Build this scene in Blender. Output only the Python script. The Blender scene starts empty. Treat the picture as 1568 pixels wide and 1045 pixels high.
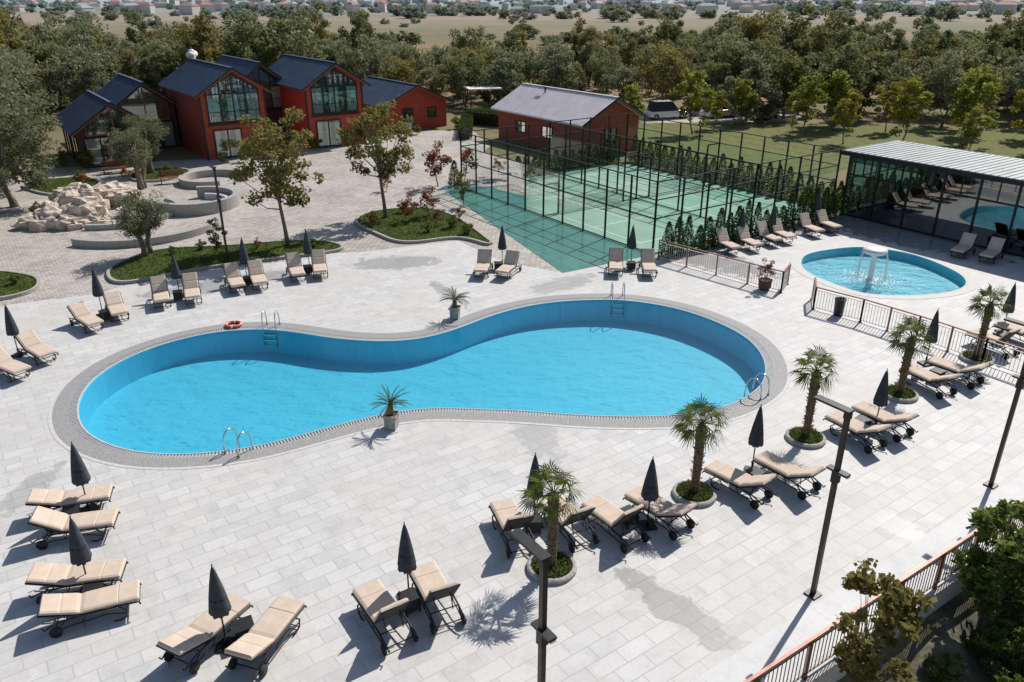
import bpy, bmesh, math, random
import numpy as np
from mathutils import Vector, Matrix
random.seed(7)
SC=bpy.context.scene; COL=SC.collection
ANG=math.radians(35.2)
BV=(math.cos(ANG),math.sin(ANG)); AV=(-math.sin(ANG),math.cos(ANG))
def grid(o,b,a): return (o[0]+BV[0]*b+AV[0]*a, o[1]+BV[1]*b+AV[1]*a)
# ------------------------------------------------------------ materials
def newmat(name):
    m=bpy.data.materials.new(name); m.use_nodes=True
    nt=m.node_tree; nt.nodes.clear()
    return m,nt
def N(nt,t,**k):
    n=nt.nodes.new(t)
    for a,b in k.items(): setattr(n,a,b)
    return n
def mixc(nt,fac,a,b,mode='MIX'):
    n=N(nt,'ShaderNodeMix',data_type='RGBA',blend_type=mode)
    for s,v in ((0,fac),(6,a),(7,b)):
        if hasattr(v,'is_linked'): nt.links.new(v,n.inputs[s])
        elif s==0: n.inputs[0].default_value=v
        else: n.inputs[s].default_value=(v[0],v[1],v[2],1)
    return n.outputs[2]
def maprange(nt,v,a,b,c,d,smooth=False):
    n=N(nt,'ShaderNodeMapRange')
    if smooth: n.interpolation_type='SMOOTHSTEP'
    nt.links.new(v,n.inputs[0])
    for i,x in enumerate((a,b,c,d)): n.inputs[i+1].default_value=x
    return n.outputs[0]
def noise(nt,vec,scale,detail=4,rough=.6):
    n=N(nt,'ShaderNodeTexNoise'); n.inputs['Scale'].default_value=scale
    n.inputs['Detail'].default_value=detail; n.inputs['Roughness'].default_value=rough
    if vec is not None: nt.links.new(vec,n.inputs['Vector'])
    return n.outputs[0]
def objvec(nt,rot=0,scale=(1,1,1),world=False):
    if world: v=N(nt,'ShaderNodeNewGeometry').outputs['Position']
    else: v=N(nt,'ShaderNodeTexCoord').outputs['Object']
    mp=N(nt,'ShaderNodeMapping'); nt.links.new(v,mp.inputs[0])
    mp.inputs['Rotation'].default_value=(0,0,rot); mp.inputs['Scale'].default_value=scale
    return mp.outputs[0]
def painted_haze(nt,col,amt=.88,near=110,far=900):
    """aerial haze painted into the surface colour: paler and bluer with world Y"""
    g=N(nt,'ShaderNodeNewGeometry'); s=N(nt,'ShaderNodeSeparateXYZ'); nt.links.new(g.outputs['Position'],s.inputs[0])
    f=maprange(nt,s.outputs[1],near,far,0,amt)  # haze strength grows along world Y, put into the base colour
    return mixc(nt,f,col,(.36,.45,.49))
def finish(nt,col,rough=.7,metal=0,bumpsrc=None,bump=.2,dist=.02,spec=.5):
    p=N(nt,'ShaderNodeBsdfPrincipled'); o=N(nt,'ShaderNodeOutputMaterial')
    if hasattr(col,'is_linked'): nt.links.new(col,p.inputs['Base Color'])
    else: p.inputs['Base Color'].default_value=(*col,1)
    if hasattr(rough,'is_linked'): nt.links.new(rough,p.inputs['Roughness'])
    else: p.inputs['Roughness'].default_value=rough
    p.inputs['Metallic'].default_value=metal
    p.inputs['Specular IOR Level'].default_value=spec
    if bumpsrc is not None:
        b=N(nt,'ShaderNodeBump'); b.inputs['Strength'].default_value=bump; b.inputs['Distance'].default_value=dist
        nt.links.new(bumpsrc,b.inputs['Height']); nt.links.new(b.outputs[0],p.inputs['Normal'])
    nt.links.new(p.outputs[0],o.inputs[0]); return p
def simple(name,col,rough=.6,metal=0,ns=6,amt=.25,bump=0,dst=.02,spec=.5):
    m,nt=newmat(name); v=objvec(nt)
    n=noise(nt,v,ns,3)
    f=maprange(nt,n,.3,.7,0,1)
    c=mixc(nt,f,[x*(1-amt) for x in col],[min(1,x*(1+amt)) for x in col])
    finish(nt,c,rough,metal,n if bump else None,bump,dst,spec); return m
def leafmat(name,c1,c2,c3,trans=.3,hz=False):
    m,nt=newmat(name)
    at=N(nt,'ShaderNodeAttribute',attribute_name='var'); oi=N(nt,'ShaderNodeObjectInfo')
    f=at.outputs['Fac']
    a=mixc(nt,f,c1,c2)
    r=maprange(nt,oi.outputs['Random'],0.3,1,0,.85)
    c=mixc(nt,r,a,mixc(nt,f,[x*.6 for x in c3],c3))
    if hz: c=painted_haze(nt,c)
    d=N(nt,'ShaderNodeBsdfDiffuse'); t=N(nt,'ShaderNodeBsdfTranslucent')
    nt.links.new(c,d.inputs[0]); nt.links.new(mixc(nt,.4,c,(.26,.28,.08)),t.inputs[0])
    mx=N(nt,'ShaderNodeMixShader'); mx.inputs[0].default_value=trans
    nt.links.new(d.outputs[0],mx.inputs[1]); nt.links.new(t.outputs[0],mx.inputs[2])
    o=N(nt,'ShaderNodeOutputMaterial'); nt.links.new(mx.outputs[0],o.inputs[0]); return m
def glassmat(name,tint,gl=.3,rough=.02,ior=1.45):
    m,nt=newmat(name)
    t=N(nt,'ShaderNodeBsdfTransparent'); t.inputs[0].default_value=(*tint,1)
    g=N(nt,'ShaderNodeBsdfGlossy'); g.inputs[0].default_value=(.9,.95,.95,1); g.inputs['Roughness'].default_value=rough
    mx=N(nt,'ShaderNodeMixShader')
    fr=N(nt,'ShaderNodeFresnel'); fr.inputs[0].default_value=ior
    nt.links.new(maprange(nt,fr.outputs[0],0,1,gl,1),mx.inputs[0])
    nt.links.new(t.outputs[0],mx.inputs[1]); nt.links.new(g.outputs[0],mx.inputs[2])
    o=N(nt,'ShaderNodeOutputMaterial'); nt.links.new(mx.outputs[0],o.inputs[0]); return m
def watermat(name,tint,st=.2):
    m,nt=newmat(name); v=objvec(nt,.5,(1,1.5,1))
    t=N(nt,'ShaderNodeBsdfTransparent'); t.inputs[0].default_value=(*tint,1)
    g=N(nt,'ShaderNodeBsdfGlossy'); g.inputs['Roughness'].default_value=.03
    n1=noise(nt,v,.9,2); n2=noise(nt,v,7,3)
    ad=N(nt,'ShaderNodeMath',operation='MULTIPLY_ADD'); nt.links.new(n2,ad.inputs[0]); ad.inputs[1].default_value=.3; nt.links.new(n1,ad.inputs[2])
    b=N(nt,'ShaderNodeBump'); b.inputs['Strength'].default_value=st; b.inputs['Distance'].default_value=.12
    nt.links.new(ad.outputs[0],b.inputs['Height']); nt.links.new(b.outputs[0],g.inputs['Normal'])
    fr=N(nt,'ShaderNodeFresnel'); fr.inputs[0].default_value=1.34; nt.links.new(b.outputs[0],fr.inputs['Normal'])
    mx=N(nt,'ShaderNodeMixShader'); nt.links.new(fr.outputs[0],mx.inputs[0])
    nt.links.new(t.outputs[0],mx.inputs[1]); nt.links.new(g.outputs[0],mx.inputs[2])
    o=N(nt,'ShaderNodeOutputMaterial'); nt.links.new(mx.outputs[0],o.inputs[0]); return m
def pavermat(name,c1,c2,mort,bw,bh,wets=(),ms=.012,tan=None,off=.5,big=.4):
    m,nt=newmat(name); v=objvec(nt,-ANG)
    br=N(nt,'ShaderNodeTexBrick'); nt.links.new(v,br.inputs[0])
    br.offset=off
    for k,x in (('Color1',c1),('Color2',c2),('Mortar',mort)): br.inputs[k].default_value=(*x,1)
    br.inputs['Scale'].default_value=1; br.inputs['Mortar Size'].default_value=ms
    br.inputs['Brick Width'].default_value=bw; br.inputs['Row Height'].default_value=bh
    br.inputs['Mortar Smooth'].default_value=.3
    w=objvec(nt)
    n1=noise(nt,w,.30,3); n2=noise(nt,w,11,2,.7); n3=noise(nt,w,1.6,5,.65)
    c=mixc(nt,maprange(nt,n1,.40,.62,.0,big),br.outputs[0],tan or [x*.78 for x in c1])
    c=mixc(nt,maprange(nt,n2,.35,.72,0,.25),c,[x*.6 for x in c1])
    c=mixc(nt,maprange(nt,n3,.48,.68,0,.38),c,[x*.66 for x in c2])
    rough=.62; wet=None
    for (cx,cy,rx,ry,rot,st) in wets:
        s=N(nt,'ShaderNodeVectorMath',operation='SUBTRACT'); nt.links.new(w,s.inputs[0]); s.inputs[1].default_value=(cx,cy,0)
        mp=N(nt,'ShaderNodeMapping'); nt.links.new(s.outputs[0],mp.inputs[0]); mp.vector_type='TEXTURE'
        mp.inputs['Rotation'].default_value=(0,0,math.radians(rot)); mp.inputs['Scale'].default_value=(rx,ry,1)
        l=N(nt,'ShaderNodeVectorMath',operation='LENGTH'); nt.links.new(mp.outputs[0],l.inputs[0])
        a=N(nt,'ShaderNodeMath',operation='MULTIPLY_ADD'); nt.links.new(n3,a.inputs[0]); a.inputs[1].default_value=2.4; nt.links.new(l.outputs['Value'],a.inputs[2])
        f=maprange(nt,a.outputs[0],1.95,2.09,st,0,True)
        if wet is None: wet=f
        else:
            x=N(nt,'ShaderNodeMath',operation='MAXIMUM'); nt.links.new(wet,x.inputs[0]); nt.links.new(f,x.inputs[1]); wet=x.outputs[0]
    if wet is not None:
        c=mixc(nt,wet,c,mixc(nt,1.0,c,(.50,.51,.51),'MULTIPLY'))
        rough=maprange(nt,wet,0,1,.62,.18)
    finish(nt,c,rough,0,None,0,.01,.4); return m

M={}
WETS=[(3.9,14.0,2.4,.55,-48,.65),(10.0,17.6,1.9,.5,-52,.6),(-6.2,39.6,2.8,1.3,10,.6),(2.5,36.2,2.4,.9,40,.5),(11,39.5,3.8,1.7,-40,.7),(-14,36.3,4.4,1.3,30,.65),(18.5,21.5,2.6,.8,-50,.5),(-13.8,18.8,1.4,.6,80,.5),(23,44.5,6,2.6,-50,1.0),(-3,35.0,2.4,.5,-60,.6),(0.8,21.8,.8,1.7,15,.4),(19.5,47.2,3.5,1.4,35,.8)]
M['deck']=pavermat('deck_pavers',(.665,.65,.63),(.56,.55,.54),(.45,.44,.43),.84,.42,WETS,.018,(.58,.54,.49),big=.5)
M['band']=pavermat('edge_pavers',(.68,.675,.665),(.63,.625,.615),(.52,.51,.5),1.2,.7,(),.01)
M['cobble']=pavermat('cobble_pavers',(.60,.555,.50),(.35,.31,.27),(.26,.225,.19),.36,.22,(),.035,(.62,.575,.52))
M['coping']=simple('coping_stone',(.31,.30,.295),.7,ns=26,amt=.45)
M['copl']=simple('coping_light',(.56,.545,.52),.7,ns=10,amt=.15)
M['slat']=simple('gutter_slat',(.46,.46,.455),.5,ns=3,amt=.08)
M['chan']=simple('gutter_channel',(.30,.31,.31),.8)
def poolmat(name,c):
    m,nt=newmat(name); v=objvec(nt)
    br=N(nt,'ShaderNodeTexBrick'); nt.links.new(v,br.inputs[0]); br.offset=0
    br.inputs['Color1'].default_value=(*c,1); br.inputs['Color2'].default_value=(c[0]*.85,c[1]*.93,c[2]*.95,1); br.inputs['Mortar'].default_value=(c[0]*1.2,c[1]*1.05,c[2]*1.03,1)
    br.inputs['Scale'].default_value=1; br.inputs['Brick Width'].default_value=.3; br.inputs['Row Height'].default_value=.3; br.inputs['Mortar Size'].default_value=.01
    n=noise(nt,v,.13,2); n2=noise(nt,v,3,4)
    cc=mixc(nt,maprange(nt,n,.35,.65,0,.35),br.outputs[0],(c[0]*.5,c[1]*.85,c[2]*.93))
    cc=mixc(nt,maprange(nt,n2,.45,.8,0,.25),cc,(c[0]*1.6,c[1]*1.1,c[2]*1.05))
    finish(nt,cc,.5); return m
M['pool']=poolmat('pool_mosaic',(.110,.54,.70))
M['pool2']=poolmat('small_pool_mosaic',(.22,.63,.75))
M['water']=watermat('pool_water',(.79,.96,.985),.24)
M['water2']=watermat('small_pool_water',(.85,.97,.985),.6)
M['foam']=simple('water_foam',(.8,.85,.87),.4,ns=14,amt=.2)
M['dark']=simple('dark_metal',(.026,.026,.027),.45,.3)
M['lampm']=simple('lamp_brown_metal',(.045,.036,.03),.4,.3)
M['court_steel']=simple('court_steel',(.015,.017,.017),.45,.3)
M['fabric']=simple('umbrella_cloth',(.045,.056,.068),.85,ns=9,amt=.3)
M['cushion']=simple('cushion_cloth',(.61,.49,.39),.85,ns=3,amt=.10)
M['sling']=simple('sling_mesh',(.035,.035,.037),.8)
M['rub']=simple('rubber',(.02,.02,.02),.7)
M['steel']=simple('stainless',(.6,.62,.63),.2,.95,amt=.05)
M['copper']=simple('rail_brown',(.27,.115,.075),.45,.2)
M['bal']=simple('baluster',(.16,.12,.10),.5,.2)
M['red']=simple('lifebuoy_red',(.65,.06,.03),.4,amt=.1)
M['white']=simple('white_paint',(.78,.78,.77),.45,amt=.06)
M['trunk']=simple('bark',(.19,.155,.12),.9,ns=9,amt=.45,bump=.6)
M['palmtrunk']=simple('palm_fibre',(.15,.10,.06),.95,ns=16,amt=.6,bump=.8,dst=.04)
M['soil']=simple('soil',(.09,.06,.04),.95,ns=14,amt=.4)
M['stone']=simple('planter_stone',(.36,.345,.32),.85,ns=14,amt=.3,bump=.5)
M['rockw']=simple('pale_rock',(.56,.46,.38),.9,ns=2.2,amt=.5,bump=1,dst=.15)
M['wood']=simple('bench_wood',(.24,.10,.04),.6,ns=5)
M['redwall']=simple('red_render_wall',(.42,.07,.035),.85,ns=2.5,amt=.18)
M['brickw']=simple('rust_wall',(.32,.09,.05),.85,ns=2.5,amt=.25)
M['darkwall']=simple('dark_clad_wall',(.07,.04,.033),.7,ns=3,amt=.3)
M['orange']=simple('orange_timber',(.36,.11,.04),.6,ns=6)
M['blueroof']=simple('blue_metal_roof',(.06,.088,.14),.45,.0,ns=1.2,amt=.25)
M['greyroof']=simple('grey_metal_roof',(.74,.68,.70),.5,.0,ns=1,amt=.10)
M['pavroof']=simple('pavilion_roof',(.31,.34,.33),.5,.0,ns=1,amt=.2)
M['curtain']=simple('curtain',(.75,.75,.73),.9,ns=4,amt=.12)
M['glass']=glassmat('tinted_glass',(.16,.21,.21),.20)
M['winglass']=glassmat('window_glass',(.65,.80,.80),.24)
M['courtglass']=glassmat('court_glass',(.84,.94,.90),.0,.02,1.22)
M['inner']=simple('pavilion_interior',(.13,.12,.11),.7,ns=1,amt=.3)
M['turf']=simple('court_turf',(.27,.40,.32),.8,ns=.5,amt=.12)
def tealm():
    m,nt=newmat('teal_court_tiles'); v=objvec(nt,-ANG)
    br=N(nt,'ShaderNodeTexBrick'); nt.links.new(v,br.inputs[0]); br.offset=0
    br.inputs['Color1'].default_value=(.065,.205,.16,1); br.inputs['Color2'].default_value=(.09,.24,.19,1); br.inputs['Mortar'].default_value=(.15,.31,.26,1)
    br.inputs['Scale'].default_value=1; br.inputs['Brick Width'].default_value=1; br.inputs['Row Height'].default_value=1; br.inputs['Mortar Size'].default_value=.02
    n=noise(nt,v,.5,4)
    finish(nt,mixc(nt,maprange(nt,n,.3,.7,0,.5),br.outputs[0],(.14,.30,.24)),maprange(nt,n,.3,.7,.10,.28)); return m
M['teal']=tealm()
M['line']=simple('white_line',(.75,.76,.73),.7,amt=.08)
def grassm(name,c1,c2):
    m,nt=newmat(name); v=objvec(nt)
    n=noise(nt,v,1.3,6,.7); n2=noise(nt,v,25,3)
    c=mixc(nt,maprange(nt,n,.3,.7,0,1),c1,c2); c=mixc(nt,maprange(nt,n2,.3,.7,0,.5),c,[x*.5 for x in c1])
    finish(nt,c,.9,0,n2,.6,.05,.1); return m
M['grass']=grassm('lawn',(.05,.09,.022),(.13,.14,.045))
M['blade']=leafmat('grass_blade',(.05,.09,.02),(.14,.18,.05),(.13,.15,.045))
def groundm():
    m,nt=newmat('plain_ground')
    v=objvec(nt,.25,(1,1,1),True)
    n=noise(nt,v,.018,5,.6); n2=noise(nt,v,.16,5,.7); n3=noise(nt,v,2.2,3,.7)
    vo=N(nt,'ShaderNodeTexVoronoi'); v2=objvec(nt,.35,(.0035,.014,1),True); nt.links.new(v2,vo.inputs[0]); vo.inputs['Scale'].default_value=1
    sp=N(nt,'ShaderNodeSeparateColor'); nt.links.new(vo.outputs['Color'],sp.inputs[0])
    c=mixc(nt,maprange(nt,n,.38,.62,0,1),(.15,.15,.075),(.30,.20,.125))
    c=mixc(nt,maprange(nt,sp.outputs[0],.25,.95,0,.85),c,(.38,.235,.155))
    c=mixc(nt,maprange(nt,n2,.50,.62,0,.75),c,(.11,.12,.055))
    c=mixc(nt,maprange(nt,n3,.3,.8,0,.5),c,(.20,.18,.10))
    c=painted_haze(nt,c,.75,200,1200)
    finish(nt,c,.95,0,None,.4,.1,.1); return m
M['ground']=groundm()
M['bank']=simple('bank_soil',(.13,.12,.075),.95,ns=1.2,amt=.5,bump=1,dst=.2)
M['road']=simple('gravel_lot',(.42,.38,.33),.9,ns=2,amt=.2)
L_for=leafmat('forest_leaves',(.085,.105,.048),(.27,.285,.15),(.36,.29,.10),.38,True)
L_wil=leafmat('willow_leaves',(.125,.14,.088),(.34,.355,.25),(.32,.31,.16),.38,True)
L_oli=leafmat('olive_leaves',(.105,.12,.07),(.29,.31,.21),(.25,.27,.16),.34)
L_tre=leafmat('plane_leaves',(.115,.115,.035),(.31,.29,.11),(.30,.22,.08),.44)
L_yel=leafmat('poplar_leaves',(.14,.17,.03),(.38,.39,.08),(.44,.36,.06),.45)
L_red=leafmat('red_leaves',(.16,.04,.03),(.38,.12,.09),(.25,.12,.05),.35)
L_thu=leafmat('thuja_leaves',(.025,.055,.018),(.08,.14,.04),(.07,.12,.035),.2)
L_pal=leafmat('palm_leaves',(.05,.085,.02),(.22,.25,.08),(.15,.19,.05),.25)
L_bus=leafmat('bush_leaves',(.055,.095,.022),(.21,.27,.07),(.21,.22,.06),.4)
# ------------------------------------------------------------ mesh builder
class MB:
    def __init__(s): s.v=[];s.f=[];s.m=[];s.var=[];s.mats=[];s.sm=[]
    def mi(s,mat):
        if isinstance(mat,str): mat=M[mat]
        if mat not in s.mats: s.mats.append(mat)
        return s.mats.index(mat)
    def add(s,vs,fs,mat,var=.5,smooth=False):
        o=len(s.v); i=s.mi(mat); s.v.extend([tuple(x) for x in vs])
        for f in fs: s.f.append([k+o for k in f]); s.m.append(i); s.var.append(var); s.sm.append(smooth)
    def box(s,c,d,mat,rz=0,T=None):
        x,y,z=[k/2 for k in d]
        vs=[Vector((a*x,b*y,e*z)) for e in(-1,1) for a,b in((-1,-1),(1,-1),(1,1),(-1,1))]
        if rz: R=Matrix.Rotation(rz,3,'Z'); vs=[R@k for k in vs]
        vs=[k+Vector(c) for k in vs]
        if T: vs=[T@k for k in vs]
        s.add(vs,[(3,2,1,0),(4,5,6,7),(0,1,5,4),(1,2,6,5),(2,3,7,6),(3,0,4,7)],mat)
    def bar(s,p,q,w,h,mat):
        p=Vector(p);q=Vector(q);d=q-p;L=d.length
        if L<1e-6:return
        T=Matrix.Translation((p+q)/2)@d.to_track_quat('X','Z').to_matrix().to_4x4()
        s.box((0,0,0),(L,w,h),mat,T=T)
    def tube(s,pts,r,mat,n=8,smooth=True,var=.5,cap=True):
        pts=[Vector(p) for p in pts]; k=len(pts); rr=r if isinstance(r,(list,tuple)) else [r]*k
        vs=[];fs=[]; px=None
        for i,p in enumerate(pts):
            d=(pts[min(i+1,k-1)]-pts[max(i-1,0)]).normalized()
            if px is None:
                px=d.orthogonal().normalized()
            px=(px-d*px.dot(d)).normalized(); py=d.cross(px)
            for j in range(n):
                a=2*math.pi*j/n; vs.append(p+(px*math.cos(a)+py*math.sin(a))*rr[i])
        for i in range(k-1):
            for j in range(n):
                fs.append((i*n+j,i*n+(j+1)%n,(i+1)*n+(j+1)%n,(i+1)*n+j))
        if cap: fs.append(tuple(range(n-1,-1,-1))); fs.append(tuple((k-1)*n+j for j in range(n)))
        s.add(vs,fs,mat,var,smooth)
    def lathe(s,prof,mat,n=20,c=(0,0,0),smooth=True,star=0,var=.5):
        vs=[];fs=[];k=len(prof)
        for i,(r,z) in enumerate(prof):
            for j in range(n):
                a=2*math.pi*j/n; q=r*(1+star*(1 if j%2 else -1)) ; vs.append((c[0]+q*math.cos(a),c[1]+q*math.sin(a),c[2]+z))
        for i in range(k-1):
            for j in range(n): fs.append((i*n+j,i*n+(j+1)%n,(i+1)*n+(j+1)%n,(i+1)*n+j))
        s.add(vs,fs,mat,var,smooth)
    def leaves(s,P,size,mat,var,rng,ratio=.5,up=0.0):
        n=len(P); nn=rng.normal(size=(n,3)); nn[:,2]+=up; nn/=np.linalg.norm(nn,axis=1)[:,None]
        u=np.cross(nn,rng.normal(size=(n,3))); u/=np.linalg.norm(u,axis=1)[:,None]; w=np.cross(nn,u)
        sz=(size*rng.uniform(.6,1.3,n))[:,None]
        V=np.stack([P+u*sz,P+w*sz*ratio,P-u*sz,P-w*sz*ratio],1).reshape(-1,3)
        o=len(s.v); i=s.mi(mat); s.v.extend(V.tolist())
        s.f.extend((np.arange(n*4).reshape(-1,4)+o).tolist()); s.m.extend([i]*n); s.var.extend(list(var)); s.sm.extend([False]*n)
    def mesh(s,name):
        me=bpy.data.meshes.new(name); me.from_pydata(s.v,[],s.f)
        for m in s.mats: me.materials.append(m)
        me.polygons.foreach_set('material_index',s.m); me.polygons.foreach_set('use_smooth',s.sm)
        a=me.attributes.new('var','FLOAT','FACE'); a.data.foreach_set('value',[float(x) for x in s.var])
        me.update(); return me
    def build(s,name,loc=(0,0,0),rz=0,parent=None,scale=None): return inst(name,s.mesh(name),loc,rz,parent,scale)
def inst(name,me,loc=(0,0,0),rz=0,parent=None,scale=None):
    o=bpy.data.objects.new(name,me); COL.objects.link(o); o.location=loc if len(loc)==3 else (*loc,0); o.rotation_euler=(0,0,rz)
    if scale: o.scale=scale if isinstance(scale,(tuple,list)) else (scale,)*3
    if parent: o.parent=parent
    return o
def empty(name,loc=(0,0,0),rz=0): return inst(name,None,loc,rz)
def fillpoly(name,outer,holes,z,mat,parent=None):
    bm=bmesh.new()
    for lp in [outer]+list(holes):
        vs=[bm.verts.new((p[0],p[1],z)) for p in lp]
        for i in range(len(vs)): bm.edges.new((vs[i],vs[(i+1)%len(vs)]))
    bmesh.ops.triangle_fill(bm,use_beauty=True,use_dissolve=False,edges=bm.edges[:],normal=(0,0,1))
    for f in bm.faces:
        if f.normal.z<0: f.normal_flip()
    me=bpy.data.meshes.new(name); bm.to_mesh(me); bm.free(); me.materials.append(M[mat] if isinstance(mat,str) else mat)
    return inst(name,me,parent=parent)
def catmull(pts,k=6):
    n=len(pts);o=[]
    for i in range(n):
        p0,p1,p2,p3=[np.array(pts[(i+j)%n],float) for j in(-1,0,1,2)]
        for t in np.arange(k)/k:
            o.append(.5*((2*p1)+(-p0+p2)*t+(2*p0-5*p1+4*p2-p3)*t*t+(-p0+3*p1-3*p2+p3)*t**3))
    o=np.array(o)
    d=np.linalg.norm(np.roll(o,-1,0)-o,axis=1); c=np.concatenate([[0],np.cumsum(d)]); L=c[-1]; m=max(40,int(L/.22))
    oo=np.vstack([o,o[:1]]); t=np.linspace(0,L,m,endpoint=False)
    o=np.stack([np.interp(t,c,oo[:,0]),np.interp(t,c,oo[:,1])],1)
    for _ in range(6): o=(np.roll(o,1,0)+2*o+np.roll(o,-1,0))/4
    return o
def offset(P,d):
    t=np.roll(P,-1,0)-np.roll(P,1,0); t/=np.linalg.norm(t,axis=1)[:,None]
    area=np.sum(P[:,0]*np.roll(P[:,1],-1)-np.roll(P[:,0],-1)*P[:,1])
    n=np.stack([t[:,1],-t[:,0]],1)*(1 if area>0 else -1)
    return P+n*d
def strip(mb,P,z1,Q,z2,mat,closed=True,smooth=False):
    n=len(P); vs=[(p[0],p[1],z1) for p in P]+[(q[0],q[1],z2) for q in Q]
    mb.add(vs,[(i,(i+1)%n,n+(i+1)%n,n+i) for i in range(n if closed else n-1)],mat,.5,smooth)
# ------------------------------------------------------------ pools and deck
pool=[(-14.75,23.56),(-15.24,24.91),(-15.35,26.21),(-15.02,27.63),(-14.27,28.87),(-13.3,29.78),(-12.16,30.4),(-10.58,30.61),(-9.13,30.33),(-7.65,29.78),(-6.24,29.45),(-4.9,29.38),(-3.6,29.72),(-2.32,30.68),(-0.97,32.08),(0.47,33.17),(1.98,33.83),(3.5,34.08),(5.01,34.08),(6.44,33.58),(7.75,32.7),(8.88,31.33),(9.6,29.85),(9.8,28.36),(9.61,26.94),(9.14,25.68),(8.47,24.81),(7.58,24.03),(6.56,23.52),(5.4,23.25),(3.86,23.16),(2.11,23.29),(0.36,23.56),(-1.43,23.7),(-2.77,23.75),(-3.85,23.5),(-4.93,23.05),(-6.15,22.35),(-7.3,21.65),(-8.2,21.2),(-9.2,20.93),(-10.35,20.8),(-11.6,20.95),(-12.8,21.45),(-13.9,22.3)]
P=catmull(pool)
small=[(15.4,40.1),(16.2,41.2),(17.8,42.0),(19.5,42.4),(21.1,41.7),(22.0,40.6),(22.5,38.9),(22.6,37.5),(22.1,36.2),(21.0,35.3),(19.5,34.8),(18.0,34.7),(16.6,35.0),(15.9,36.0),(15.3,37.2),(15.0,38.5)]
S=catmull(small)
E0=(5.4,11.5); ED=(math.cos(math.radians(33.9)),math.sin(math.radians(33.9))); EN=(ED[1],-ED[0])
def E(s,t): return (E0[0]+ED[0]*s+EN[0]*t, E0[1]+ED[1]*s+EN[1]*t)
N0=(7.6,40.9); R0=grid(N0,16,0); L0=grid(N0,0,19.5); B0=grid(N0,16,19.5)
back=[(-45,24),(-23.2,33.3),(-21.8,34.0),(-19.5,34.9),(-19,35.8),(-15.2,38.5),(-11.9,39.8),(-9.8,41.2),(-8,41.5),(-6,42.4),(-3.1,43.6),(-0.5,39.8),(2.6,37.9)]
deck_out=[E(-45,0),E(75,0),grid(R0,30,0),R0]+[tuple(N0)]+back[::-1]
fillpoly('deck_paving',deck_out,[offset(P,.92),offset(S,.55)],0,'deck')
band=MB(); a,b_,c,d=E(-45,.0),E(75,.0),E(75,-1.4),E(-45,-1.4)
band.add([(*a,.006),(*b_,.006),(*c,.006),(*d,.006)],[(0,1,2,3)],'band'); 
band.add([(*E(-45,.02),.05),(*E(75,.02),.05),(*E(75,-.3),.05),(*E(-45,-.3),.05),(*E(-45,.02),-.9),(*E(75,.02),-.9),(*E(75,-.3),.0),(*E(-45,-.3),.0)],[(0,1,2,3),(4,5,1,0),(2,6,7,3)],'copl')
band.build('deck_border_paving')
pm=MB(); strip(pm,P,.0,offset(P,-.02),-1.05,'pool',smooth=True); pm.build('swimming_pool_wall')
fillpoly('swimming_pool_floor',offset(P,-.02),[],-1.05,'pool')
fillpoly('pool_water',offset(P,-.005),[],-.045,'water')
pm=MB(); strip(pm,P,-.0,offset(P,.06),.012,'slat'); strip(pm,offset(P,.06),.012,offset(P,.06),-.03,'chan'); strip(pm,offset(P,.06),-.03,offset(P,.27),-.03,'chan'); strip(pm,offset(P,.27),-.03,offset(P,.27),.008,'coping'); strip(pm,offset(P,.27),.008,offset(P,.80),.008,'coping'); strip(pm,offset(P,.80),.008,offset(P,.92),.008,'copl')
Q=P; n=len(Q)
d=np.linalg.norm(np.roll(Q,-1,0)-Q,axis=1).sum(); k=int(d/.10)
oo=np.vstack([Q,Q[:1]]); cc=np.concatenate([[0],np.cumsum(np.linalg.norm(np.roll(Q,-1,0)-Q,axis=1))])
A1=offset(Q,.165); A1=np.vstack([A1,A1[:1]])
for t in np.linspace(0,cc[-1],k,endpoint=False):
    q=np.array([np.interp(t,cc,oo[:,0]),np.interp(t,cc,oo[:,1])]); w=np.array([np.interp(t,cc,A1[:,0]),np.interp(t,cc,A1[:,1])])
    r=w-q; pm.box((w[0],w[1],-.006),(.205,.06,.016),'slat',rz=math.atan2(r[1],r[0]))
pm.build('pool_coping')
pm=MB(); strip(pm,S,.0,S,-.45,'pool2',smooth=True); pm.build('small_pool_wall')
fillpoly('small_pool_floor',S,[],-.45,'pool2'); fillpoly('small_pool_water',offset(S,-.005),[],-.05,'water2')
pm=MB(); strip(pm,S,.0,offset(S,.12),.01,'slat');strip(pm,offset(S,.12),.01,offset(S,.55),.01,'copl'); pm.build('small_pool_coping')
# ground
big=[E(-900,0),E(-45,0)]+[(-45,24)]+back[1:]+[tuple(N0),R0,grid(R0,30,0),E(75,0),E(2500,0),(2600,5200),(-2600,5200),(-2600,300)]
fillpoly('ground',big,[],-.03,'ground')
cob=[(-48,22)]+back+[tuple(N0),L0,grid(L0,4,6),(-2,74),(-4,83),(-12,83),(-15,76),(-22,71),(-26,68),(-33,66),(-45,60),(-52,40)]
fillpoly('cobbled_plaza',cob,[],-.022,'cobble')
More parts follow.
